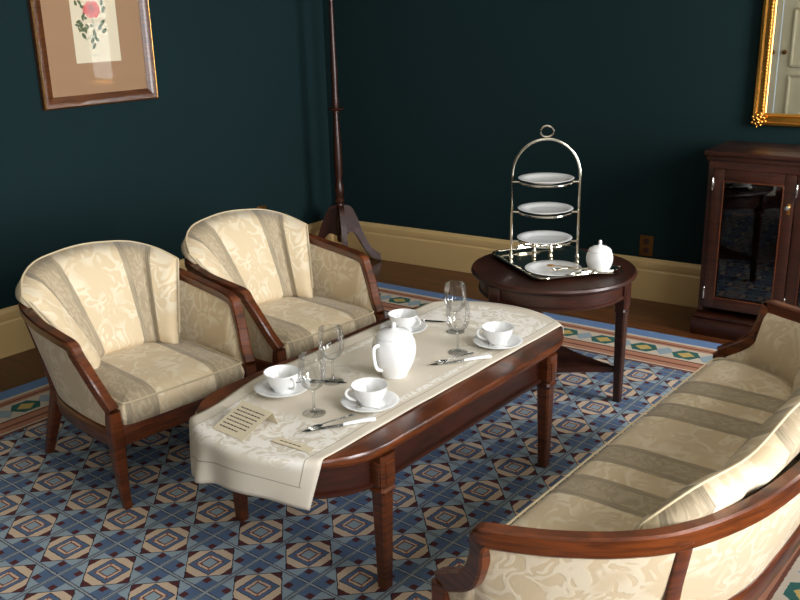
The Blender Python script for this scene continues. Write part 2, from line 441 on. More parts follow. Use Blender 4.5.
# ------------------------------------------------------------------ upholstered tub seats
def tub_seat(root, rail, foot, ztop_frame, seat_half, cush_z, back_bot, back_top, kink, ukw, m_stripe, legs, post_ix, fth, bb, bth, rsz):
    """rail / foot: half paths (y >= 0) of the show-wood rail and the seat frame, from back centre to front post"""
    wood_m = M['mahogany']
    def full(h): return [Vector((p[0], -p[1], *p[2:])) for p in h[::-1]] + [Vector(p) for p in h[1:]]
    R = catmull(full(rail), 5); F = catmull(full([(x, y, ztop_frame) for x, y in foot]), 5); n = len(R)
    def plan_normal(P, i):                                   # horizontal, pointing out of the seat
        t = P[min(i + 7, n - 1)] - P[max(i - 7, 0)]; t.z = 0; t.normalize(); return Vector((-t.y, t.x, 0))
    NR = [plan_normal(R, i) for i in range(n)]
    MB().sweep(R, rrect(rsz[0], rsz[1], .005), sides=[-q for q in NR]).build('top_rail', wood_m, root, 28)
    # upholstered shell, front and back face
    rows = 7; v = []; uv = []; f = []
    ar = [0]
    for i in range(1, n): ar.append(ar[-1] + (R[i] - R[i - 1]).length)
    for side in (0, 1):
        for i in range(n):
            nr = NR[i]
            for k in range(rows):
                q = k / (rows - 1); p = F[i].lerp(R[i] - Vector((0, 0, .012)), q)
                off = .012 if side == 0 else -(.014 + .022 * math.sin(PI * q))
                v.append(p + nr * off * (1 if True else 1)); uv.append((ar[i] + .37 * side, p.z))
    def ix(s, i, k): return s * n * rows + i * rows + k
    for i in range(n - 1):
        for k in range(rows - 1):
            f.append([ix(0, i, k), ix(0, i + 1, k), ix(0, i + 1, k + 1), ix(0, i, k + 1)]); f.append([ix(1, i, k), ix(1, i, k + 1), ix(1, i + 1, k + 1), ix(1, i + 1, k)])
        for k in (0, rows - 1): f.append([ix(0, i, k), ix(0, i + 1, k), ix(1, i + 1, k), ix(1, i, k)])
    for i in (0, n - 1):
        for k in range(rows - 1): f.append([ix(0, i, k), ix(0, i, k + 1), ix(1, i, k + 1), ix(1, i, k)])
    link('upholstered_shell', v, f, M['damask'], root, 60, uv)
    # seat frame: band round the seat, and front rail
    zf = ztop_frame - .03
    band = [Vector((p.x, p.y, zf)) for p in F]
    MB().sweep(band, rrect(.034, .072, .006)).build('seat_frame', wood_m, root, 50)
    fx, fy = foot[-1]
    MB().box((fx, 0, zf), (.034, 2 * fy, .072), None, .006).build('front_rail', wood_m, root, 40)
    for pts in legs:
        for s in (1, -1): MB().leg([(x, y * s, z, h) for x, y, z, h in pts]).build('leg', wood_m, root, 30)
    for i in post_ix:                                        # rear corner uprights over the upholstery
        for j in (i, n - 1 - i):
            nr = NR[j]; a, c = R[j] + nr * .004, F[j] + nr * .006
            MB().sweep([c - Vector((0, 0, .05)), c.lerp(a, .5), a], rrect(.04, .03, .005), up=nr).build('back_post', wood_m, root, 50)
    # seat cushion
    H = [(x, y) for x, y in seat_half]
    out = [Vector((x, -y, 0)) for x, y in H] + [Vector((x, y, 0)) for x, y in H[::-1]]
    out = catmull(out, 5, True); m = len(out); z0, z1 = cush_z
    cen = Vector((sum(p.x for p in out) / m, 0, 0)); v = []; uv = []; f = []
    prof = [(.02, z0), (.004, z0 + .01), (0, z0 + .03), (-.003, (z0 + z1) / 2), (0, z1 - .03), (.006, z1 - .012), (.02, z1), (.05, z1 + .010), (.09, z1 + .015), (.14, z1 + .017)]
    ymax = max(p.y for p in out); xs = [p.x for p in out]
    def ring(ins, z):
        base = len(v)
        for p in out:
            k = max(0.0, 1 - ins / max(.05, (max(xs) - min(xs)) / 2)); ky = max(0.0, 1 - ins / ymax)
            q = Vector((cen.x + (p.x - cen.x) * k, p.y * ky, z)); v.append(q); uv.append((q.y, q.x - (z1 - z if q.x > cen.x + .1 else 0)))
        return base
    rs = [ring(a, z) for a, z in prof]
    for a, c in zip(rs, rs[1:]):
        for k in range(m): f.append([a + k, a + (k + 1) % m, c + (k + 1) % m, c + k])
    f.append([rs[0] + k for k in range(m)][::-1]); f.append([rs[-1] + k for k in range(m)])
    cu = link('seat_cushion', v, f, m_stripe, root, 60, uv)
    edge = [Vector((cen.x + (p.x - cen.x) * .985, p.y * (1 - .006 / ymax), z1 - .006)) for p in out]
    MB().tube(edge, .0035, 6, True).build('piping', M['piping'], cu)
    # back cushion
    n_mid = n // 2
    B = catmull(full(back_bot), 6); T = catmull(full(back_top), 6); n = len(B); K = 12; v = []; uv = []; f = []
    for side in (0, 1):
        for i in range(n):
            s = 2 * i / (n - 1) - 1; t = T[min(i + 1, n - 1)] - T[max(i - 1, 0)]; t.z = 0; t.normalize(); nr = Vector((t.y, -t.x, 0))
            cr = math.exp(-((abs(s) - kink) / .035) ** 2)
            for k in range(K):
                q = k / (K - 1); p = B[i].lerp(T[i], q)
                ed = (max(0, 1 - abs(2 * q - 1) ** 5)) ** .5 * (max(0, 1 - abs(s) ** 14)) ** .5
                ed *= 1 - (.45 if side == 0 else .2) * cr
                lift = min(1, max(0, (p.z - R[n_mid].z + .05) / .07)); lift = lift * lift * (3 - 2 * lift)
                v.append(p + nr * (fth * ed if side == 0 else -(bb + (bth - bb) * lift) * ed)); uv.append((s * ukw, p.z + .5 * side))
    for i in range(n - 1):
        for k in range(K - 1):
            f.append([ix2(0, i, k, n, K), ix2(0, i + 1, k, n, K), ix2(0, i + 1, k + 1, n, K), ix2(0, i, k + 1, n, K)])
            f.append([ix2(1, i, k, n, K), ix2(1, i, k + 1, n, K), ix2(1, i + 1, k + 1, n, K), ix2(1, i + 1, k, n, K)])
    # rim verts coincide (ed = 0), close the seam by merging doubles
    bk = link('back_cushion', v, f, m_stripe, root, None, uv)
    bm = bmesh.new(); bm.from_mesh(bk.data); bmesh.ops.remove_doubles(bm, verts=bm.verts[:], dist=.0004); bmesh.ops.recalc_face_normals(bm, faces=bm.faces[:]); bm.to_mesh(bk.data); bm.free()
    bk.data.shade_smooth()
    rim = [B[0].lerp(T[0], q / 6) for q in range(6)] + T + [B[-1].lerp(T[-1], 1 - q / 6) for q in range(1, 6)]
    MB().tube(rim, .0035, 6).build('piping', M['piping'], bk)
def ix2(s, i, k, n, K): return s * n * K + i * K + k

def make_chair(label, loc, rz):
    t = thing('tub_armchair', label, 'armchair', loc, rz, 'cream striped tub armchairs')
    rail = [(-.36, 0, .635), (-.352, .11, .635), (-.318, .215, .628), (-.235, .298, .612), (-.09, .324, .588), (.06, .325, .574), (.138, .320, .562),
            (.160, .318, .535), (.205, .303, .465), (.238, .288, .405), (.275, .276, .358)]
    foot = [(-.29, 0), (-.285, .09), (-.255, .17), (-.19, .235), (-.07, .27), (.07, .28), (.15, .28), (.185, .279), (.21, .277), (.24, .274), (.265, .270)]
    legs = [[(.290, .275, RZ, .013), (.275, .275, .12, .018), (.268, .274, .24, .023), (.268, .274, .31, .023), (.271, .275, .356, .020)],
            [(-.305, .262, RZ, .015), (-.275, .245, .12, .019), (-.245, .225, .24, .024), (-.24, .22, .30, .022)]]
    tub_seat(t, rail, foot, .29, [(.290, .1), (.288, .2), (.281, .236), (.258, .248), (.1, .25), (-.06, .245), (-.16, .2), (-.215, .13), (-.235, .04)], (.285, .378),
             [(-.15, 0, .375), (-.145, .06, .375), (-.125, .115, .375), (-.075, .150, .375), (-.020, .172, .375)],
             [(-.375, 0, .755), (-.368, .09, .75), (-.348, .192, .735), (-.288, .270, .704), (-.205, .316, .664)],
             .62, .33, M['stripe'], legs, [35], .055, .015, .055, (.040, .034))
    return t
make_chair('cream striped tub armchair nearest the framed rose print', (-2.702, 1.834, 0), math.radians(-5.5))
make_chair('cream striped tub armchair next to the tall wooden stand in the corner', (-2.672, 2.545, 0), math.radians(-4))

def make_sofa():
    t = thing('sofa', 'long cream striped sofa with a curved wooden rail beside the coffee table', 'sofa', (-.73, 2.24, 0), PI)
    rail = [(-.31, 0, .62), (-.305, .2, .62), (-.29, .36, .617), (-.245, .52, .598), (-.165, .67, .584), (-.08, .76, .580), (.02, .827, .578), (.10, .865, .577), (.155, .888, .577),
            (.166, .888, .566), (.174, .880, .515), (.208, .866, .445), (.300, .840, .388)]
    foot = [(-.215, 0), (-.21, .2), (-.2, .34), (-.165, .48), (-.105, .60), (-.03, .69), (.05, .755), (.12, .80), (.17, .82), (.2, .828), (.225, .832), (.255, .837), (.285, .84)]
    legs = [[(.31, .845, RZ, .016), (.295, .843, .14, .02), (.29, .842, .24, .026), (.29, .842, .34, .026), (.297, .840, .388, .023)],
            [(-.20, .62, RZ, .016), (-.16, .60, .14, .02), (-.12, .585, .24, .026), (-.11, .58, .32, .024)]]
    tub_seat(t, rail, foot, .31, [(.303, .25), (.302, .6), (.297, .74), (.28, .785), (.23, .79), (.12, .75), (.03, .70), (-.06, .60), (-.13, .46), (-.165, .3), (-.17, .1)], (.305, .40),
             [(-.06, 0, .40), (-.06, .2, .40), (-.058, .36, .40), (-.05, .5, .40), (-.03, .62, .40), (.0, .71, .40)],
             [(-.262, 0, .755), (-.259, .16, .75), (-.243, .30, .735), (-.205, .43, .672), (-.150, .585, .650), (-.080, .675, .585)],
             .62, .80, M['sofa_stripe'], legs, [40], .035, .055, .078, (.034, .048))
make_sofa()

# ------------------------------------------------------------------ coffee table
TX, TY, TZ = -1.77, 2.163, .472
HW, YS, BE = .335, .45, .28
def d_outline(hw, ys, be, n=14):
    pts = [(hw * math.cos(a), ys + be * math.sin(a)) for a in [PI * k / n for k in range(n + 1)]]
    return pts + [(-x, -y) for x, y in pts]
def y_end(x): return YS + BE * math.sqrt(max(0, 1 - (x / HW) ** 2))
def slab(mb, fn, prof):
    rings = []
    for ins, z in prof:
        P = fn(ins); k = len(mb.v); mb.v += [Vector((x, y, z)) for x, y in P]; rings.append((k, len(P)))
    for (a, n), (c, _) in zip(rings, rings[1:]):
        for i in range(n): mb.f.append([a + i, a + (i + 1) % n, c + (i + 1) % n, c + i])
    mb.f.append([rings[0][0] + i for i in range(rings[0][1])][::-1]); mb.f.append([rings[-1][0] + i for i in range(rings[-1][1])])
    return mb
ct = thing('coffee_table', 'long mahogany coffee table with bowed ends under the linen runner', 'coffee table', (TX, TY, 0), 0)
top_fn = lambda i: d_outline(HW - i, YS, BE - i)
slab(MB(), top_fn, [(.02, TZ - .034), (.008, TZ - .030), (.006, TZ - .022), (.0, TZ - .018), (0, TZ - .006), (.004, TZ)]).build('tabletop', M['mahogany'], ct, 35)
slab(MB(), top_fn, [(.045, TZ - .132), (.030, TZ - .130), (.030, TZ - .120), (.042, TZ - .116), (.042, TZ - .035)]).build('apron', M['dark_mahogany'], ct, 35)
for sx in (-1, 1):
    for sy in (-1, 1):
        x, y = sx * .303, sy * .448
        lg = MB().leg([(x, y, RZ, .017), (x, y, .315, .024), (x, y, .328, .031), (x, y, .337, .026), (x, y, .346, .030), (x, y, TZ - .034, .030)]).build('leg', M['mahogany'], ct, 25)
        MB().box((x + sx * .0305, y, TZ - .09), (.005, .036, .07), None, .002).build('inset_panel', M['mahogany'], lg, 30)
        MB().box((x, y + sy * .0305, TZ - .09), (.036, .005, .07), None, .002).build('inset_panel', M['mahogany'], lg, 30)

# linen runner
def cloth_mat():
    m, nt, b = mat_new('linen damask'); g = G(nt); v = g.coord('UV'); s = g.sep(v); u, w = s[0], s[1]
    base, white = lin((214, 204, 186)), lin((240, 236, 228))
    nz = g.noise(v, 15, 2, .5, 1.3); flower = g.ss(g.ab(g.sub(g.m('FRACT', g.mul(nz, 4)), .5)), .17, .27)
    # lace bands: a broad wreath near each end and a narrow one along the sides
    du = g.sub(.275, g.ab(u)); dw = g.mn(g.sub(w, 0.0), g.sub(1.72, w))
    wreath = g.mul(g.mul(g.ss(dw, .10, .14), g.sub(1.0, g.ss(dw, .34, .40))), g.ss(du, .04, .06))
    side = g.mul(g.mul(g.ss(du, .062, .068), g.sub(1.0, g.ss(du, .082, .09))), g.gt(dw, .2))
    mid = g.mul(g.mul(g.ss(g.noise(v, 5, 1), .5, .62), g.gt(du, .1)), g.gt(dw, .4))
    mask = g.mx(g.mul(flower, g.mx(wreath, g.mul(mid, .55))), g.mul(side, g.ss(g.noise(v, 60, 1), .4, .5)))
    col = g.mix(g.mul(mask, .8), base, white)
    hem = g.mx(g.mul(g.lt(g.ab(g.sub(dw, .065)), .0016), g.gt(du, .045)), g.mul(g.lt(g.ab(g.sub(du, .05)), .0016), g.gt(dw, .065)))
    col = g.mix(g.mul(hem, .7), col, lin((140, 128, 108)))
    g.put(b.inputs['Base Color'], col); b.inputs['Roughness'].default_value = .8; b.inputs['Specular IOR Level'].default_value = .25
    th = g.noise(g.scale(v, (1, 1, 1)), 380, 1)
    g.put(b.inputs['Normal'], g.bump(g.add(g.mul(mask, .8), g.mul(th, .4)), .25, .004))
    return m
M['linen'] = cloth_mat()
def make_runner():
    nu, nw = 44, 150; wid = .55; v = []; uv = []; f = []
    zt = TZ + .0035
    for j in range(nw + 1):
        for i in range(nu + 1):
            q = i / nu
            xn = -.230 + .488 * q; xm = -.298 + .552 * q     # edge of the runner at the near bow / along the table
            drop_n = .166 - .026 * q - .035 * math.sin(PI * q); drop_f = .05
            yn, yf = -y_end(xn), y_end(xm)
            L = drop_n + (yf - yn) + drop_f
            s = j / nw * L
            k = min(1, max(0, (s - drop_n) / .38)); k = k * k * (3 - 2 * k)
            x0 = xm
            x = xn + (xm - xn) * k
            z = zt + .0010 * math.sin(37 * x0 + 9 * s) * math.sin(21 * s + 3)
            if s < drop_n:
                d = drop_n - s; x = xn * (1 - .12 * d / .15)
                hx = x / HW; outn = Vector((x / HW ** 2, -math.sqrt(max(0, 1 - hx * hx)) / BE, 0)).normalized()
                dd = min(1, d / .13)
                fold = dd * (.030 * math.exp(-((q - .27) / .075) ** 2) + .006 * math.sin(q * 14))
                r = .014; a_ = min(d, r * PI / 2) / r
                o = r * math.sin(a_) + .06 * max(0, d - .02) + fold
                p = Vector((x, -y_end(x), 0)) + outn * o; p.z = zt - r * (1 - math.cos(a_)) - max(0, d - r * PI / 2)
            elif s > L - drop_f:
                hx = xm / HW; outn = Vector((xm / HW ** 2, math.sqrt(max(0, 1 - hx * hx)) / BE, 0)).normalized()
                d = s - (L - drop_f); r = .010; a_ = min(d, r * PI / 2) / r
                p = Vector((xm, yf, 0)) + outn * r * math.sin(a_); p.z = zt - r * (1 - math.cos(a_)) - max(0, d - r * PI / 2)
            else:
                p = Vector((x, yn + (s - drop_n), z))
            v.append(p); uv.append((x0 + .01, s / L * 1.72))
    for j in range(nw):
        for i in range(nu): a = j * (nu + 1) + i; f.append([a, a + 1, a + nu + 2, a + nu + 1])
    o = link('table_runner', v, f, M['linen'], None, None, uv)
    o.data.shade_smooth()
    md = o.modifiers.new('thickness', 'SOLIDIFY'); md.thickness = .0022; md.offset = 1
    o.location = (TX, TY, 0)
    return tag(o, 'beige linen table runner with white woven flowers over the coffee table', 'table runner')
make_runner()
ZC0 = TZ + .0065        # top of the cloth

# ------------------------------------------------------------------ china
def make_cup(label, x, y, rz, z):
    t = thing('teacup', label, 'teacup', (x, y, z), rz, 'white teacups')
    pr = [(.0, .004), (.024, .004), (.026, 0), (.029, .0), (.030, .006), (.036, .016), (.044, .028), (.050, .045), (.0535, .060), (.0545, .062), (.0525, .0615), (.048, .045), (.041, .028), (.030, .014), (0, .010)]
    MB().lathe(pr, 40).build('bowl', M['china'], t, 60)
    h = catmull([(.046, 0, .050), (.058, 0, .054), (.069, 0, .046), (.068, 0, .033), (.056, 0, .022), (.040, 0, .017)], 6)
    MB().sweep(h, [(.0045 * math.cos(a), .0035 * math.sin(a)) for a in [2 * PI * k / 8 for k in range(8)]], up=(0, 1, 0)).build('handle', M['china'], t)
    return t
def make_saucer(label, x, y, z):
    o = MB().lathe([(0, .003), (.030, .003), (.034, 0), (.040, .0), (.056, .007), (.074, .014), (.0845, .017), (.0855, .0185), (.083, .0195), (.070, .0160), (.052, .009), (.036, .0055), (0, .005)], 48, flute=None).build('saucer', M['china'], None, 60)
    o.location = (x, y, z); return tag(o, label, 'saucer', 'white saucers')
def make_spoon(name, label, cat, loc, rz, L=.12, m='steel', tilt=0.0, group=None):
    t = thing(name, label, cat, loc, rz, group); t.rotation_euler = (0, tilt, rz)
    v = []; f = []; n = 16; bl = L * .14
    for r_ in range(5):
        k = r_ / 4
        for a in range(n):
            an = 2 * PI * a / n
            v.append(Vector((math.cos(an) * bl * k * (1 + .1 * math.cos(an)), math.sin(an) * bl * .62 * k, .0035 + .006 * (k * k - 1) + .005)))
    for r_ in range(4):
        for a in range(n): f.append([r_ * n + a, r_ * n + (a + 1) % n, (r_ + 1) * n + (a + 1) % n, (r_ + 1) * n + a])
    b_ = link('bowl', v, f, M[m], t, 60); md = b_.modifiers.new('thickness', 'SOLIDIFY'); md.thickness = .0012
    MB().sweep([(bl * .95, 0, .008), (bl * 1.5, 0, .010), (L * .5, 0, .008), (L * .86, 0, .003)], rrect(.006, .0022, .0006), scale=[.7, .6, .8, 1.5]).build('handle', M[m], t, 40)
    return t
def make_fork(label, loc, rz, L=.175, group=None, m='steel'):
    t = thing('fork', label, 'fork', loc, rz, group)
    mb = MB(); mb.sweep([(L * .26, 0, .006), (L * .4, 0, .007), (L * .7, 0, .005), (L, 0, .003)], rrect(.007, .0026, .0008), scale=[.7, .7, 1.1, 1.9]); mb.build('handle', M[m], t, 40)
    MB().prism([(L * .14, -.0115), (L * .27, -.004), (L * .27, .004), (L * .14, .0115)], .004, .0062).build('neck', M[m], t, 40)
    for k in range(4): MB().box((L * .07, -.0098 + k * .0065, .0045), (L * .14 + .002, .0032, .002), None, .0005).build('tine', M[m], t, 30)
    return t
def make_knife(label, loc, rz, L=.20, group=None):
    t = thing('knife', label, 'knife', loc, rz, group)
    n = 10; pts = []
    for k in range(n + 1): x = L * .58 * k / n; pts.append((x, .0085 * min(1, math.sqrt(k / 3.0)) + 0))
    poly = [(x, -.0085) for x in (L * .58, L * .1)] + [(0, -.001)] + [(x, y) for x, y in pts[1:]]
    MB().prism(poly, .001, .0028).build('blade', M['steel'], t, 30)
    MB().sweep([(L * .56, 0, .005), (L * .62, 0, .006), (L * .85, 0, .007), (L * .98, 0, .006), (L, 0, .006)], rrect(.017, .011, .004), scale=[.7, .85, 1.0, 1.1, .8]).build('handle', M['china'], t, 60)  # silver handle coloured white, its bright window reflection put into the material
    return t
SETS = [ # x, y, cup handle angle, where
    (-1.910, 1.780, -.2, 'beside the folded card'),
    (-1.625, 1.858, -2.3, 'in front of the china pot'),
    (-1.592, 2.495, -2.5, 'near the round table'),
    (-1.945, 2.420, .1, 'behind the china pot')]
for i, (x, y, a, w) in enumerate(SETS):
    make_saucer('white china saucer ' + w, x, y, ZC0)
    make_cup('white china teacup ' + w, x, y, a, ZC0 + .0052)
    if i != 3:
        sa = (2.6, .45, .5)[i]
        make_spoon('teaspoon', 'steel teaspoon on saucer ' + w, 'teaspoon', (x + .058 * math.cos(sa - 1.9 + (0 if i else 1.2)), y + .058 * math.sin(sa - 1.9 + (0 if i else 1.2)), ZC0 + .0115), sa, .085, group='teaspoons')
# coffee pot
pt = thing('coffee_pot', 'tall white china pot with a knobbed lid in the middle of the table', 'pot', (-1.716, 2.085, ZC0), 0); pt.scale = (.98, .98, .90)
MB().lathe([(0, .003), (.036, .003), (.038, 0), (.042, 0), (.044, .004), (.045, .012), (.054, .028), (.065, .055), (.0710, .085), (.0715, .108), (.067, .132), (.060, .146), (.058, .149), (0, .149)], 48).build('body', M['china'], pt, 60)
ld = MB().lathe([(.060, .146), (.061, .149), (.059, .153), (.046, .164), (.026, .171), (.011, .174), (.0065, .177), (.0075, .183), (.0085, .188), (.006, .194), (0, .196)], 40).build('lid', M['china'], pt, 60)
hv = math.atan2(-1.0, -.10)       # handle towards the near left
hp = [(.060, .128), (.078, .130), (.0885, .126), (.091, .112), (.089, .085), (.083, .058), (.072, .042), (.054, .034)]
MB().sweep(catmull([(r * math.cos(hv), r * math.sin(hv), z) for r, z in hp], 6), rrect(.013, .009, .003), up=(-math.sin(hv), math.cos(hv), 0)).build('handle', M['china'], pt, 60)
sp = hv + PI
MB().sweep(catmull([(r * math.cos(sp), r * math.sin(sp), z) for r, z in ((.045, .112), (.058, .125), (.066, .137), (.072, .147))], 5), [(.013 * math.cos(k * PI / 6), .013 * math.sin(k * PI / 6)) for k in range(12)], scale=[1.2 - .55 * k / 15 for k in range(16)]).build('spout', M['china'], pt, 60)

def make_glass(label, x, y, h=.178, z=ZC0):
    t = thing('wine_glass', label, 'wine glass', (x, y, z), 0, 'stemmed wine glasses')
    MB().lathe([(.005, .074), (.017, .079), (.030, .090), (.0385, .108), (.041, .128), (.0395, .155), (.036, h)], 40).build('bowl', M['glassware'], t, 60)
    MB().tube([(.036 * math.cos(a), .036 * math.sin(a), h) for a in [2 * PI * k / 40 for k in range(40)]], .0008, 6, True).build('rim', M['glassware'], t, 60)
    MB().lathe([(.0, .005), (.012, .006), (.005, .012), (.0036, .030), (.0036, .058), (.006, .073), (.008, .076), (0, .077)], 16).build('stem', M['glassware'], t, 60)
    MB().lathe([(0, 0), (.033, 0), (.034, .001), (.033, .002), (.012, .006), (0, .0065)], 40).build('foot', M['glassware'], t, 60)
    return t
make_glass('clear wine glass nearest the printed cards', -1.722, 1.722)
make_glass('clear wine glass between the two near teacups and the pot', -1.838, 1.928)
make_glass('clear wine glass in front beside the far teacup', -1.664, 2.36)
make_glass('clear wine glass standing furthest back on the coffee table', -1.79, 2.523)
# cutlery: each pair lies crossed
CUT = [(-1.664, 1.608, .99, 'at the near end by the strip card'), (-1.671, 2.206, .93, 'on the front edge beyond the pot'),
       (-1.787, 1.941, -2.68, 'beside the second wine glass'), (-1.869, 2.581, -2.71, 'at the far end behind the pot')]
for i, (x, y, a, w) in enumerate(CUT):
    make_knife('silver knife with its bright reflection coloured white on the handle ' + w, (x, y, ZC0 + .001), a, .215, 'table knives')
    make_fork('silver fork crossing a knife ' + w, (x + .055 * math.cos(a) - .012, y + .055 * math.sin(a) - .03, ZC0 + .0065), a + .32, .15, 'table forks')
# printed cards
def card_lines(parent, w, h, rows, zoff, seed, mx=.010, top=.012):
    rnd = random.Random(seed); mb = MB()
    for r in range(rows):
        y = h / 2 - top - r * (h - 2 * top) / max(1, rows - 1) if rows > 1 else 0.0; x = -w / 2 + mx + (0 if r else .004)
        end = w / 2 - mx - (rnd.random() * .03 if r == rows - 1 else rnd.random() * .008)
        while x < end:
            l = .004 + rnd.random() * .010; l = min(l, end - x)
            if l > .002: mb.box((x + l / 2, y, zoff), (l, .0034, .0004))
            x += l + .0025
    return mb.build('printed_lines', M['ink'], parent, None)
tc = thing('tent_card', 'folded cream card with printed lines standing at the near table end', 'card', (-1.822, 1.537, ZC0), math.radians(-2))
f_ = MB().box((0, 0, 0), (.128, .122, .0008)).build('front_leaf', M['paper'], tc, None); f_.location = (0, 0, .0215); f_.rotation_euler = (math.radians(20), 0, 0)
card_lines(f_, .128, .122, 7, .0006, 3, .012, .020)
f2 = MB().box((0, 0, 0), (.128, .046, .0008)).build('rear_leaf', M['paper'], tc, None); f2.location = (0, .0660, .0215); f2.rotation_euler = (math.radians(-68), 0, 0)
nc = thing('strip_card', 'narrow cream strip card with one printed line lying on the runner', 'card', (-1.630, 1.543, ZC0 + .0015), math.radians(4))
c_ = MB().box((0, 0, 0), (.130, .030, .0008)).build('card', M['paper'], nc, None); card_lines(c_, .130, .030, 1, .0006, 5, .016)

# ------------------------------------------------------------------ round side table
RX, RY, RT = -1.79, 3.22, .555
rt = thing('round_table', 'round dark mahogany side table with three legs and a triangular shelf', 'side table', (RX, RY, 0), 0)
MB().lathe([(0, RT - .028), (.30, RT - .028), (.322, RT - .026), (.334, RT - .018), (.338, RT - .010), (.334, RT - .002), (.328, RT), (.320, RT - .003), (0, RT - .003)], 64).build('tabletop', M['dark_mahogany'], rt, 35)
MB().lathe([(.300, RT - .028), (.300, RT - .080), (.306, RT - .084), (.306, RT - .092), (.285, RT - .094), (.283, RT - .03)], 64).build('apron', M['dark_mahogany'], rt, 35)
d0 = math.radians(29 - 18); LEGR = .293
pts = []
for k in range(3):
    a = d0 + k * 2 * PI / 3; x, y = LEGR * math.cos(a), LEGR * math.sin(a); pts.append(Vector((x, y, 0)))
    MB().leg([(x, y, RZ, .015), (x, y, RT - .16, .021), (x, y, RT - .15, .025), (x, y, RT - .14, .022), (x, y, RT - .128, .026), (x, y, RT - .03, .026)]).build('leg', M['dark_mahogany'], rt, 25)
tri = []
for k in range(3):
    p, q = pts[k], pts[(k + 1) % 3]; c = (p + q) * .5 * .72
    for j in range(8):
        t = j / 8; tri.append(p * (1 - t) ** 2 + c * 2 * t * (1 - t) + q * t * t)
MB().prism([(p.x, p.y) for p in tri], .135, .157).build('shelf', M['dark_mahogany'], rt, 30)

# tray and what stands on it
TRA = math.radians(-32.5); TRX, TRY = -1.815, 3.262; TZ2 = RT - .002
tr = thing('silver_tray', 'rectangular silver tray with a raised rim on the round table', 'tray', (TRX, TRY, TZ2), TRA)
def rr(w, h, r, n=5):
    out = []
    for (cx, cy, a0) in ((w / 2 - r, h / 2 - r, 0), (-w / 2 + r, h / 2 - r, PI / 2), (-w / 2 + r, -h / 2 + r, PI), (w / 2 - r, -h / 2 + r, 1.5 * PI)):
        out += [(cx + r * math.cos(a0 + PI / 2 * k / n), cy + r * math.sin(a0 + PI / 2 * k / n)) for k in range(n + 1)]
    return out
slab(MB(), lambda i: rr(.465 - 2 * i, .375 - 2 * i, .05 - i * .6), [(.03, 0), (.02, .002), (.003, .013), (0, .015), (.002, .0165), (.012, .013), (.026, .005), (.034, .0035)]).build('dish', M['silver'], tr, 50)
rim = [(x, y, .0165) for x, y in rr(.463, .373, .05)]
MB().tube(rim, .004, 8, True).build('rim', M['silver'], tr)
for s in (-1, 1):
    MB().tube(catmull([(s * .225, -.06, .017), (s * .235, -.05, .024), (s * .240, 0, .028), (s * .235, .05, .024), (s * .225, .06, .017)], 5), .005, 8).build('handle', M['silver'], tr)
ZT = TZ2 + .0037
# tiered stand
ea = math.radians(33.9); EX, EY = -1.844, 3.238
et = thing('cake_stand', 'tall arched silver three tier cake stand on the tray', 'cake stand', (EX, EY, ZT), ea)
PH = .136; zs = [.096, .219, .343]; ZA = .372
arch = [(-PH, 0, .012), (-PH, 0, .10), (-PH, 0, .22), (-PH, 0, ZA)] + [(-PH * math.cos(a), 0, ZA + PH * 1.06 * math.sin(a)) for a in [PI * k / 20 for k in range(1, 20)]] + [(PH, 0, ZA), (PH, 0, .22), (PH, 0, .10), (PH, 0, .012)]
MB().tube(arch, .0055, 10).build('arched_frame', M['silver'], et)
zt_ = ZA + PH * 1.06
MB().tube([(.026 * math.cos(a), 0, zt_ + .030 + .022 * math.sin(a)) for a in [2 * PI * k / 28 for k in range(28)]], .0042, 8, True).build('carrying_ring', M['silver'], et)
for z in zs:
    MB().tube([(.105 * math.cos(a), .105 * math.sin(a), z) for a in [2 * PI * k / 40 for k in range(40)]], .004, 8, True).build('plate_ring', M['silver'], et)
    for s in (-1, 1): MB().tube([(s * .105, 0, z), (s * PH, 0, z)], .004, 8).build('ring_arm', M['silver'], et)
for (x, y) in ((-PH, 0), (PH, 0), (-.035, .098), (.035, .098)):
    MB().lathe([(0, 0), (.008, 0), (.011, .005), (.008, .011), (.006, .018), (.009, .024), (.011, .030), (.007, .037), (.004, .044), (.004, .092 if y else .046), (0, .093 if y else .047)], 16, (x, y, 0)).build('foot', M['silver'], et, 60)
def make_plate(label, x, y, z, R=.113):
    o = MB().lathe([(0, .002), (R * .55, .002), (R * .6, 0), (R * .64, .002), (R * .8, .008), (R * .99, .0145), (R, .0155), (R * .985, .0165), (R * .8, .0115), (R * .66, .0065), (R * .6, .005), (0, .005)], 56).build('plate', M['china'], None, 60)
    o.location = (x, y, z); return tag(o, label, 'plate', 'white china plates')
for z, n in zip(zs, ('lowest', 'middle', 'topmost')): make_plate('white china plate on the %s tier of the cake stand' % n, EX, EY, ZT + z + .002)
def in_tray(x, y): return (TRX + x * math.cos(TRA) - y * math.sin(TRA), TRY + x * math.sin(TRA) + y * math.cos(TRA))
px, py = -1.752, 3.155
make_plate('white china plate lying on the tray under the cake stand', px, py, ZT, .115)
make_spoon('serving_spoon', 'small gilt spoon on the plate under the cake stand', 'spoon', (px - .02, py + .01, ZT + .012), .1, .13, 'gold', -.05)
make_fork('silver pastry fork on the plate under the cake stand', (px + .01, py - .035, ZT + .014), .75, .15, 'pastry forks', 'silver')
make_fork('silver pastry fork nearest the lidded sugar bowl', (px + .03, py - .015, ZT + .014), .55, .15, 'pastry forks', 'silver')
sx_, sy_ = -1.607, 3.268
sb = thing('sugar_bowl', 'round white lidded sugar bowl on the silver tray', 'sugar bowl', (sx_, sy_, ZT), 0)
MB().lathe([(0, .002), (.034, .002), (.036, 0), (.039, 0), (.040, .006), (.047, .020), (.053, .040), (.054, .058), (.049, .078), (.044, .084), (0, .084)], 40).build('bowl', M['china'], sb, 60)
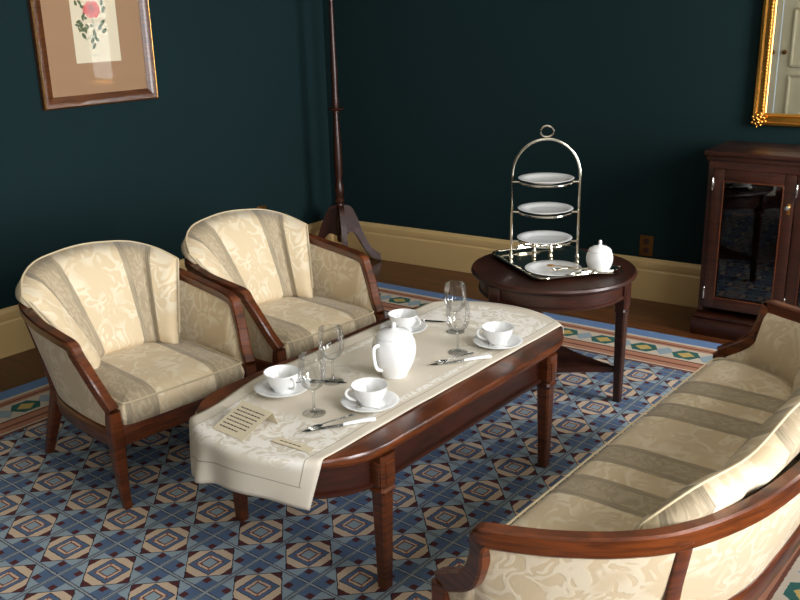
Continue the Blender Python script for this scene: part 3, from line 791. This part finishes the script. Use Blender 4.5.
MB().lathe([(.046, .083), (.047, .086), (.040, .094), (.026, .102), (.010, .106), (.006, .110), (.007, .118), (.0055, .126), (0, .128)], 40).build('lid', M['china'], sb, 60)
q = in_tray(.19, .06)
make_spoon('sugar_spoon', 'small silver spoon on the tray beside the sugar bowl', 'spoon', (-1.555, 3.345, ZT), -1.0, .10, 'silver')
tg = thing('sugar_tongs', 'silver sugar tongs at the tray edge below the sugar bowl', 'tongs', (-1.60, 3.165, ZT + .012), .62)
for s in (-1, 1): MB().sweep(catmull([(0, 0, .004), (.02, s * .010, .005), (.06, s * .009, .005), (.095, s * .005, .004)], 4), rrect(.006, .003, .001)).build('arm', M['silver'], tg, 40)

# ------------------------------------------------------------------ tall stand in the corner
SX, SY = -3.87, 4.20
st = thing('coat_stand', 'tall turned dark wood tripod stand in the corner of the room', 'coat stand', (SX, SY, 0), 0)
MB().lathe([(0, .16), (.020, .16), (.026, .17), (.026, .40), (.022, .41), (.030, .425), (.030, .44), (.020, .45), (.028, .47), (.030, .50), (.024, .53), (.020, .56), (.026, .60), (.028, .70), (.022, .82), (.017, .93), (.015, .97), (.021, .975), (.021, .985), (.015, .99),
            (.019, 1.01), (.021, 1.04), (.018, 1.08), (.019, 1.15), (.020, 1.22), (.016, 1.35), (.014, 1.50), (.012, 1.62), (.016, 1.64), (.016, 1.66), (.024, 1.68), (.028, 1.71), (.020, 1.74), (.008, 1.76), (0, 1.77)], 24).build('pole', M['dark_mahogany'], st, 40)
MB().lathe([(.016, .990), (.049, .994), (.052, .998), (.049, 1.002), (.016, 1.006)], 24).build('collar', M['dark_mahogany'], st, 40)
for k, a in enumerate((math.atan2(4.475 - .05 - SY, -3.75 - SX) , math.atan2(-.62, -.79), math.atan2(-.75, .95))):
    R_ = (.262, .285, .20)[k]; prof = catmull([(.02, .30), (.07, .30), (.11, .24), (.15, .15), (.20, .07), (R_, .028)], 5); wd = [.20, .18, .13, .085, .065, .05]
    v = []; f = []; n = len(prof)
    for i, p in enumerate(prof):
        w = .16 * (1 - i / (n - 1)) ** 1.3 + .045; th = .017
        zt2, zb = p.y + w * .5, p.y - w * .5
        if i == n - 1: zb = 0.0; zt2 = .05
        zb = max(zb, 0.0)
        for s in (-1, 1):
            o = Vector((-math.sin(a), math.cos(a), 0)) * th * s; c = Vector((math.cos(a) * p.x, math.sin(a) * p.x, 0))
            v += [c + o + Vector((0, 0, zb)), c + o + Vector((0, 0, zt2))]
    for i in range(n - 1):
        a0, b0 = i * 4, (i + 1) * 4
        f += [[a0, a0 + 1, b0 + 1, b0], [a0 + 2, b0 + 2, b0 + 3, a0 + 3], [a0 + 1, a0 + 3, b0 + 3, b0 + 1], [a0, b0, b0 + 2, a0 + 2]]
    f += [[0, 2, 3, 1], [(n - 1) * 4, (n - 1) * 4 + 1, (n - 1) * 4 + 3, (n - 1) * 4 + 2]]
    link('leg', v, f, M['dark_mahogany'], st, 35)
for k in range(4):
    a = k * PI / 2 + .4
    MB().tube(catmull([(.014 * math.cos(a), .014 * math.sin(a), 1.66), (.06 * math.cos(a), .06 * math.sin(a), 1.66), (.10 * math.cos(a), .10 * math.sin(a), 1.70), (.11 * math.cos(a), .11 * math.sin(a), 1.75)], 4), .008, 8).build('peg', M['dark_mahogany'], st)

# ------------------------------------------------------------------ picture on the left wall
PY0, PY1, PZ0, PZ1 = 2.43, 3.095, 1.148, 2.02
pc = thing('framed_print', 'framed rose print with a tan mount on the dark left wall', 'picture', (XL, (PY0 + PY1) / 2, PZ0), 0)
PW, PHh = PY1 - PY0, PZ1 - PZ0
def frame_strip(mb, W, H, w, dprof, axis):
    """mitred frame of profile (inset, depth) rings in the y/z plane, x = depth"""
    rings = []
    for ins, d in dprof:
        k = len(mb.v); mb.v += [Vector((d, y, z)) for y, z in ((-W / 2 + ins, ins), (W / 2 - ins, ins), (W / 2 - ins, H - ins), (-W / 2 + ins, H - ins))]; rings.append(k)
    for a, c in zip(rings, rings[1:]):
        for i in range(4): mb.f.append([a + i, a + (i + 1) % 4, c + (i + 1) % 4, c + i])
    return mb
M['frame_wood'] = wood('gilt edged walnut', (54, 26, 10), (106, 60, 26), .35)
M['mount'] = plain('tan mount board', (156, 122, 90), .85, var=.03)
frame_strip(MB(), PW, PHh, .045, [(0, .001), (0, .026), (.008, .032), (.020, .030), (.042, .021), (.056, .016)], 0).build('frame', M['frame_wood'], pc, 20)
frame_strip(MB(), PW, PHh, .045, [(.0, .0245), (.0015, .0275), (.006, .0312), (.008, .0302)], 0).build('gilt_edge', M['gold'], pc, 20)
MB().box((.010, 0, PHh / 2), (.006, PW - .10, PHh - .10)).build('mount', M['mount'], pc, None)
PRW, PRH, PRZ = .258, .46, .207
pp = MB().box((.0138, .006, PRZ + PRH / 2), (.0012, PRW, PRH)).build('print', M['paper'], pc, None)
def petals(items, name, m):
    mb = MB()
    for (cy, cz, ry, rz_, rot) in items:
        n = 14; mb.raw([(.0147 + random.random() * .0003, -.004 + cy + math.cos(a) * ry * math.cos(rot) - math.sin(a) * rz_ * math.sin(rot), cz + math.cos(a) * ry * math.sin(rot) + math.sin(a) * rz_ * math.cos(rot)) for a in [2 * PI * k / n for k in range(n)]], [list(range(n))])
    return mb.build(name, m, pp, None)
M['rose'] = plain('rose pink print', (206, 100, 96), .85); M['rose_dark'] = plain('rose red print', (164, 58, 62), .85); M['leaf_print'] = plain('leaf green print', (84, 96, 66), .85)
rz0 = PRZ + .252
petals([(.030 * math.cos(k * 1.047) * (1 + .15 * (k % 2)), rz0 + .026 * math.sin(k * 1.047), .024 - .003 * (k % 3), .017, k * 1.047 + 1.57) for k in range(6)], 'outer_petals', M['rose'])
petals([(.013 * math.cos(k * 1.257 + .5), rz0 + .012 * math.sin(k * 1.257 + .5), .015, .006, k * 1.257 + 2.07) for k in range(5)] + [(0, rz0, .007, .006, 0)], 'rose_heart', M['rose_dark'])
lv = []
rnd = random.Random(11)
for k in range(26):
    lv.append((-.045 + rnd.uniform(-.045, .045), rz0 - .04 + rnd.uniform(-.06, .075), rnd.uniform(.007, .015), rnd.uniform(.004, .008), rnd.uniform(0, 3)))
for (cy, cz) in ((.045, -.055), (.03, -.075), (-.04, -.085), (-.05, -.11), (.0, -.10), (-.012, -.13), (.008, -.125), (-.008, -.155), (.05, -.09), (.055, .0), (.05, .03)): lv.append((cy * 1.2, rz0 + cz * 1.12, .017, .009, rnd.uniform(.6, 2.4)))
petals(lv, 'rose_leaves', M['leaf_print'])
stm = MB()
for (a_, b_) in (((-.010, rz0 - .04), (.014, rz0 - .18)), ((-.008, rz0 - .06), (.05, rz0 - .10)), ((0, rz0 - .11), (-.055, rz0 - .145))):
    d = (Vector((0, b_[0] - a_[0], b_[1] - a_[1]))); stm.box((.0146, (a_[0] + b_[0]) / 2, (a_[1] + b_[1]) / 2), (.0004, .002, d.length), Matrix.Rotation(math.atan2(-d.y, d.z), 3, 'X'))
stm.build('rose_stem', M['leaf_print'], pp, None)
mb = MB()
for k in range(5): mb.box((.0146, -.022 + k * .0075, PRZ + .035), (.0004, .0055, .004))
mb.build('printed_caption', M['ink'], pp, None)
MB().box((.0165, 0, PHh / 2), (.0015, PW - .106, PHh - .106)).build('glazing', M['picture_glass'], pc, None)

# wall plates
def wall_plate(label, loc, rz, m):
    t = thing('outlet_plate', label, 'outlet', loc, rz)
    MB().box((0, -.003, 0), (.075, .006, .115), None, .002).build('plate', m, t, 30)
    for s in (-1, 1):
        so = MB().lathe([(0, 0), (.017, 0), (.017, .002), (0, .0025)], 20).build('socket', M['dark_mahogany'], t, 30); so.location = (0, -.006, s * .025); so.rotation_euler = (PI / 2, 0, 0)
xo = -2.007
wall_plate('brown metal socket plate on the back wall above the baseboard', (xo, yback(xo) - .0005, .305), ang_b, M['brass'])
wall_plate('brass socket plate on the left wall peeking over the far armchair', (XL + .0005, 3.80, .375), PI / 2, M['brass'])

# ------------------------------------------------------------------ cabinet
CR = math.radians(3.2); CXL, CYF, CW, CD, CH = -1.56, 4.275, .80, .34, .912
cb = thing('glazed_cabinet', 'dark mahogany cabinet with glazed doors against the back wall', 'cabinet', (CXL, CYF, 0), CR)
dm = M['dark_mahogany']
MB().box((CW / 2, CD / 2, CH - .012), (CW + .05, CD + .03, .024), None, .006).build('top', dm, cb, 35)
MB().box((CW / 2, CD / 2, CH - .036), (CW + .03, CD + .015, .024), None, .008).build('cornice', dm, cb, 35)
MB().box((CW / 2, CD / 2 - .006, .0425), (CW + .05, CD + .035, .085), None, .006).build('plinth', dm, cb, 35)
MB().box((CW / 2, CD / 2 - .004, .097), (CW + .034, CD + .025, .024), None, .009).build('plinth_moulding', dm, cb, 35)
mb = MB()
for x in (.012, CW - .012): mb.box((x, CD / 2, (CH + .1) / 2), (.024, CD, CH - .15))
mb.box((CW / 2, CD - .006, CH / 2 + .05), (CW - .05, .012, CH - .15)); mb.box((CW / 2, CD / 2, .15), (CW - .05, CD - .02, .02)); mb.box((CW / 2, .011, CH - .066), (CW - .05, .022, .036)); mb.box((CW / 2, CD / 2, CH - .06), (CW - .05, CD - .03, .012))
mb.build('carcass', dm, cb, None)
for z in (.40, .615): MB().box((CW / 2, CD / 2, z), (CW - .05, CD - .05, .016)).build('shelf', M['mahogany'], cb, None)
DZ0, DZ1 = .150, CH - .085
for k in range(2):
    x0 = .024 + k * (CW / 2 - .024) + .002; x1 = x0 + CW / 2 - .028; w = x1 - x0; h = DZ1 - DZ0
    mb = MB(); sw = .052
    for (cx, cz, dx, dz) in ((x0 + sw / 2, (DZ0 + DZ1) / 2, sw, h), (x1 - sw / 2, (DZ0 + DZ1) / 2, sw, h), ((x0 + x1) / 2, DZ0 + sw / 2, w - 2 * sw, sw), ((x0 + x1) / 2, DZ1 - sw / 2, w - 2 * sw, sw)):
        mb.box((cx, -.002, cz), (dx, .022, dz), None, .002)
    dr = mb.build('door', dm, cb, 30)
    bd = MB()
    for (cx, cz, dx, dz) in ((x0 + sw, (DZ0 + DZ1) / 2, .005, h - 2 * sw + .005), (x1 - sw, (DZ0 + DZ1) / 2, .005, h - 2 * sw + .005), ((x0 + x1) / 2, DZ0 + sw, w - 2 * sw, .005), ((x0 + x1) / 2, DZ1 - sw, w - 2 * sw, .005)):
        bd.box((cx, -.0145, cz), (dx, .005, dz), None, .0015)
    bd.build('beading', M['mahogany'], dr, 30)
    MB().box(((x0 + x1) / 2, .0, (DZ0 + DZ1) / 2), (w - 2 * sw + .004, .003, h - 2 * sw + .004)).build('pane', M['cab_glass'], dr, None)
    for z in (DZ0 + .07, DZ1 - .07):
        MB().lathe([(0, -.032), (.003, -.030), (.0045, -.026), (.0045, .026), (.003, .030), (0, .032)], 10, (x0 + .001, -.0155, z)).build('hinge', M['steel'], dr)
    if k == 0:
        hd = MB().box((x1 - .022, -.016, DZ1 - .155), (.016, .004, .05), None, .0015).build('handle_plate', M['gold'], dr, 30)
        hk = MB().lathe([(0, 0), (.004, .002), (.004, .014), (.010, .020), (.011, .026), (0, .030)], 14).build('handle', M['steel'], dr); hk.location = (x1 - .022, -.018, DZ1 - .145); hk.rotation_euler = (PI / 2, 0, 0)
# glassware on the cabinet's upper shelf
def cab_pt(x, y): return (CXL + x * math.cos(CR) - y * math.sin(CR), CYF + x * math.sin(CR) + y * math.cos(CR))
for k, (x, lab) in enumerate(((.115, 'left hand glass dish on the top shelf inside the cabinet'), (.215, 'middle glass dish on the top shelf inside the cabinet'), (.305, 'right hand glass dish on the top shelf inside the cabinet'))):
    p = cab_pt(x, .12)
    o = MB().lathe([(0, .003), (.022, .003), (.024, 0), (.026, .004), (.010, .012), (.009, .045), (.014, .052), (.034, .062), (.044, .090), (.047, .110), (.045, .110), (.040, .088), (.030, .066), (0, .056)], 28).build('glass_dish', M['glassware'], None, 60)
    o.location = (p[0], p[1], .623); tag(o, lab, 'dish', 'glass dishes in the cabinet')

# ------------------------------------------------------------------ gilt looking-glass
mx0 = -1.515
mr = thing('wall_mirror', 'large mirror in an ornate gilt frame above the cabinet', 'mirror', (mx0, yback(mx0) - .001, .985), ang_b)
MW, MH, FW = .55, 1.05, .062
def strip(mb, c, d): return mb.box(c, d, None, .008)
g1 = MB()
prof = [(0, -.001), (0, -.018), (.008, -.034), (.020, -.036), (.028, -.026), (.044, -.022), (.052, -.028), (.060, -.020), (.064, -.010)]
rings = []
for ins, d in prof:
    k = len(g1.v); g1.v += [Vector((x, d, z)) for x, z in ((ins, ins), (MW - ins, ins), (MW - ins, MH - ins), (ins, MH - ins))]; rings.append(k)
for a, c in zip(rings, rings[1:]):
    for i in range(4): g1.f.append([a + i, a + (i + 1) % 4, c + (i + 1) % 4, c + i])
g1.build('frame', M['gold'], mr, 25)
def gems(k, cx, cz):
    rnd = random.Random(k); mb = MB()
    for i in range(16):
        a = i * 2.399; r = .006 * math.sqrt(i) * 1.55; s = .0115 - .0003 * i
        pr_ = [(0, -s), (s * .7, -s * .7), (s, 0), (s * .7, s * .7), (0, s)]
        mb.lathe(pr_, 8, (cx + r * math.cos(a), -.036 + .0006 * i, cz + r * math.sin(a)))
    return mb
for i, (cx, cz) in enumerate(((.033, .033), (MW - .033, .033), (.033, MH - .033), (MW - .033, MH - .033))): gems(i, cx, cz).build('corner_ornament', M['gold'], mr, 60)
for x in (.048, MW - .048):
    bd = MB()
    for k in range(58): bd.lathe([(0, -.006), (.005, -.004), (.006, 0), (.005, .004), (0, .006)], 7, (x, -.026, .085 + k * (MH - .17) / 57))
    bd.build('beading', M['gold'], mr, 60)
M['mirror'] = plain('mirror glass', (225, 228, 222), .01, 1.0)
MB().box((MW / 2, -.008, MH / 2), (MW - .11, .004, MH - .11)).build('mirror_glass', M['mirror'], mr, None)
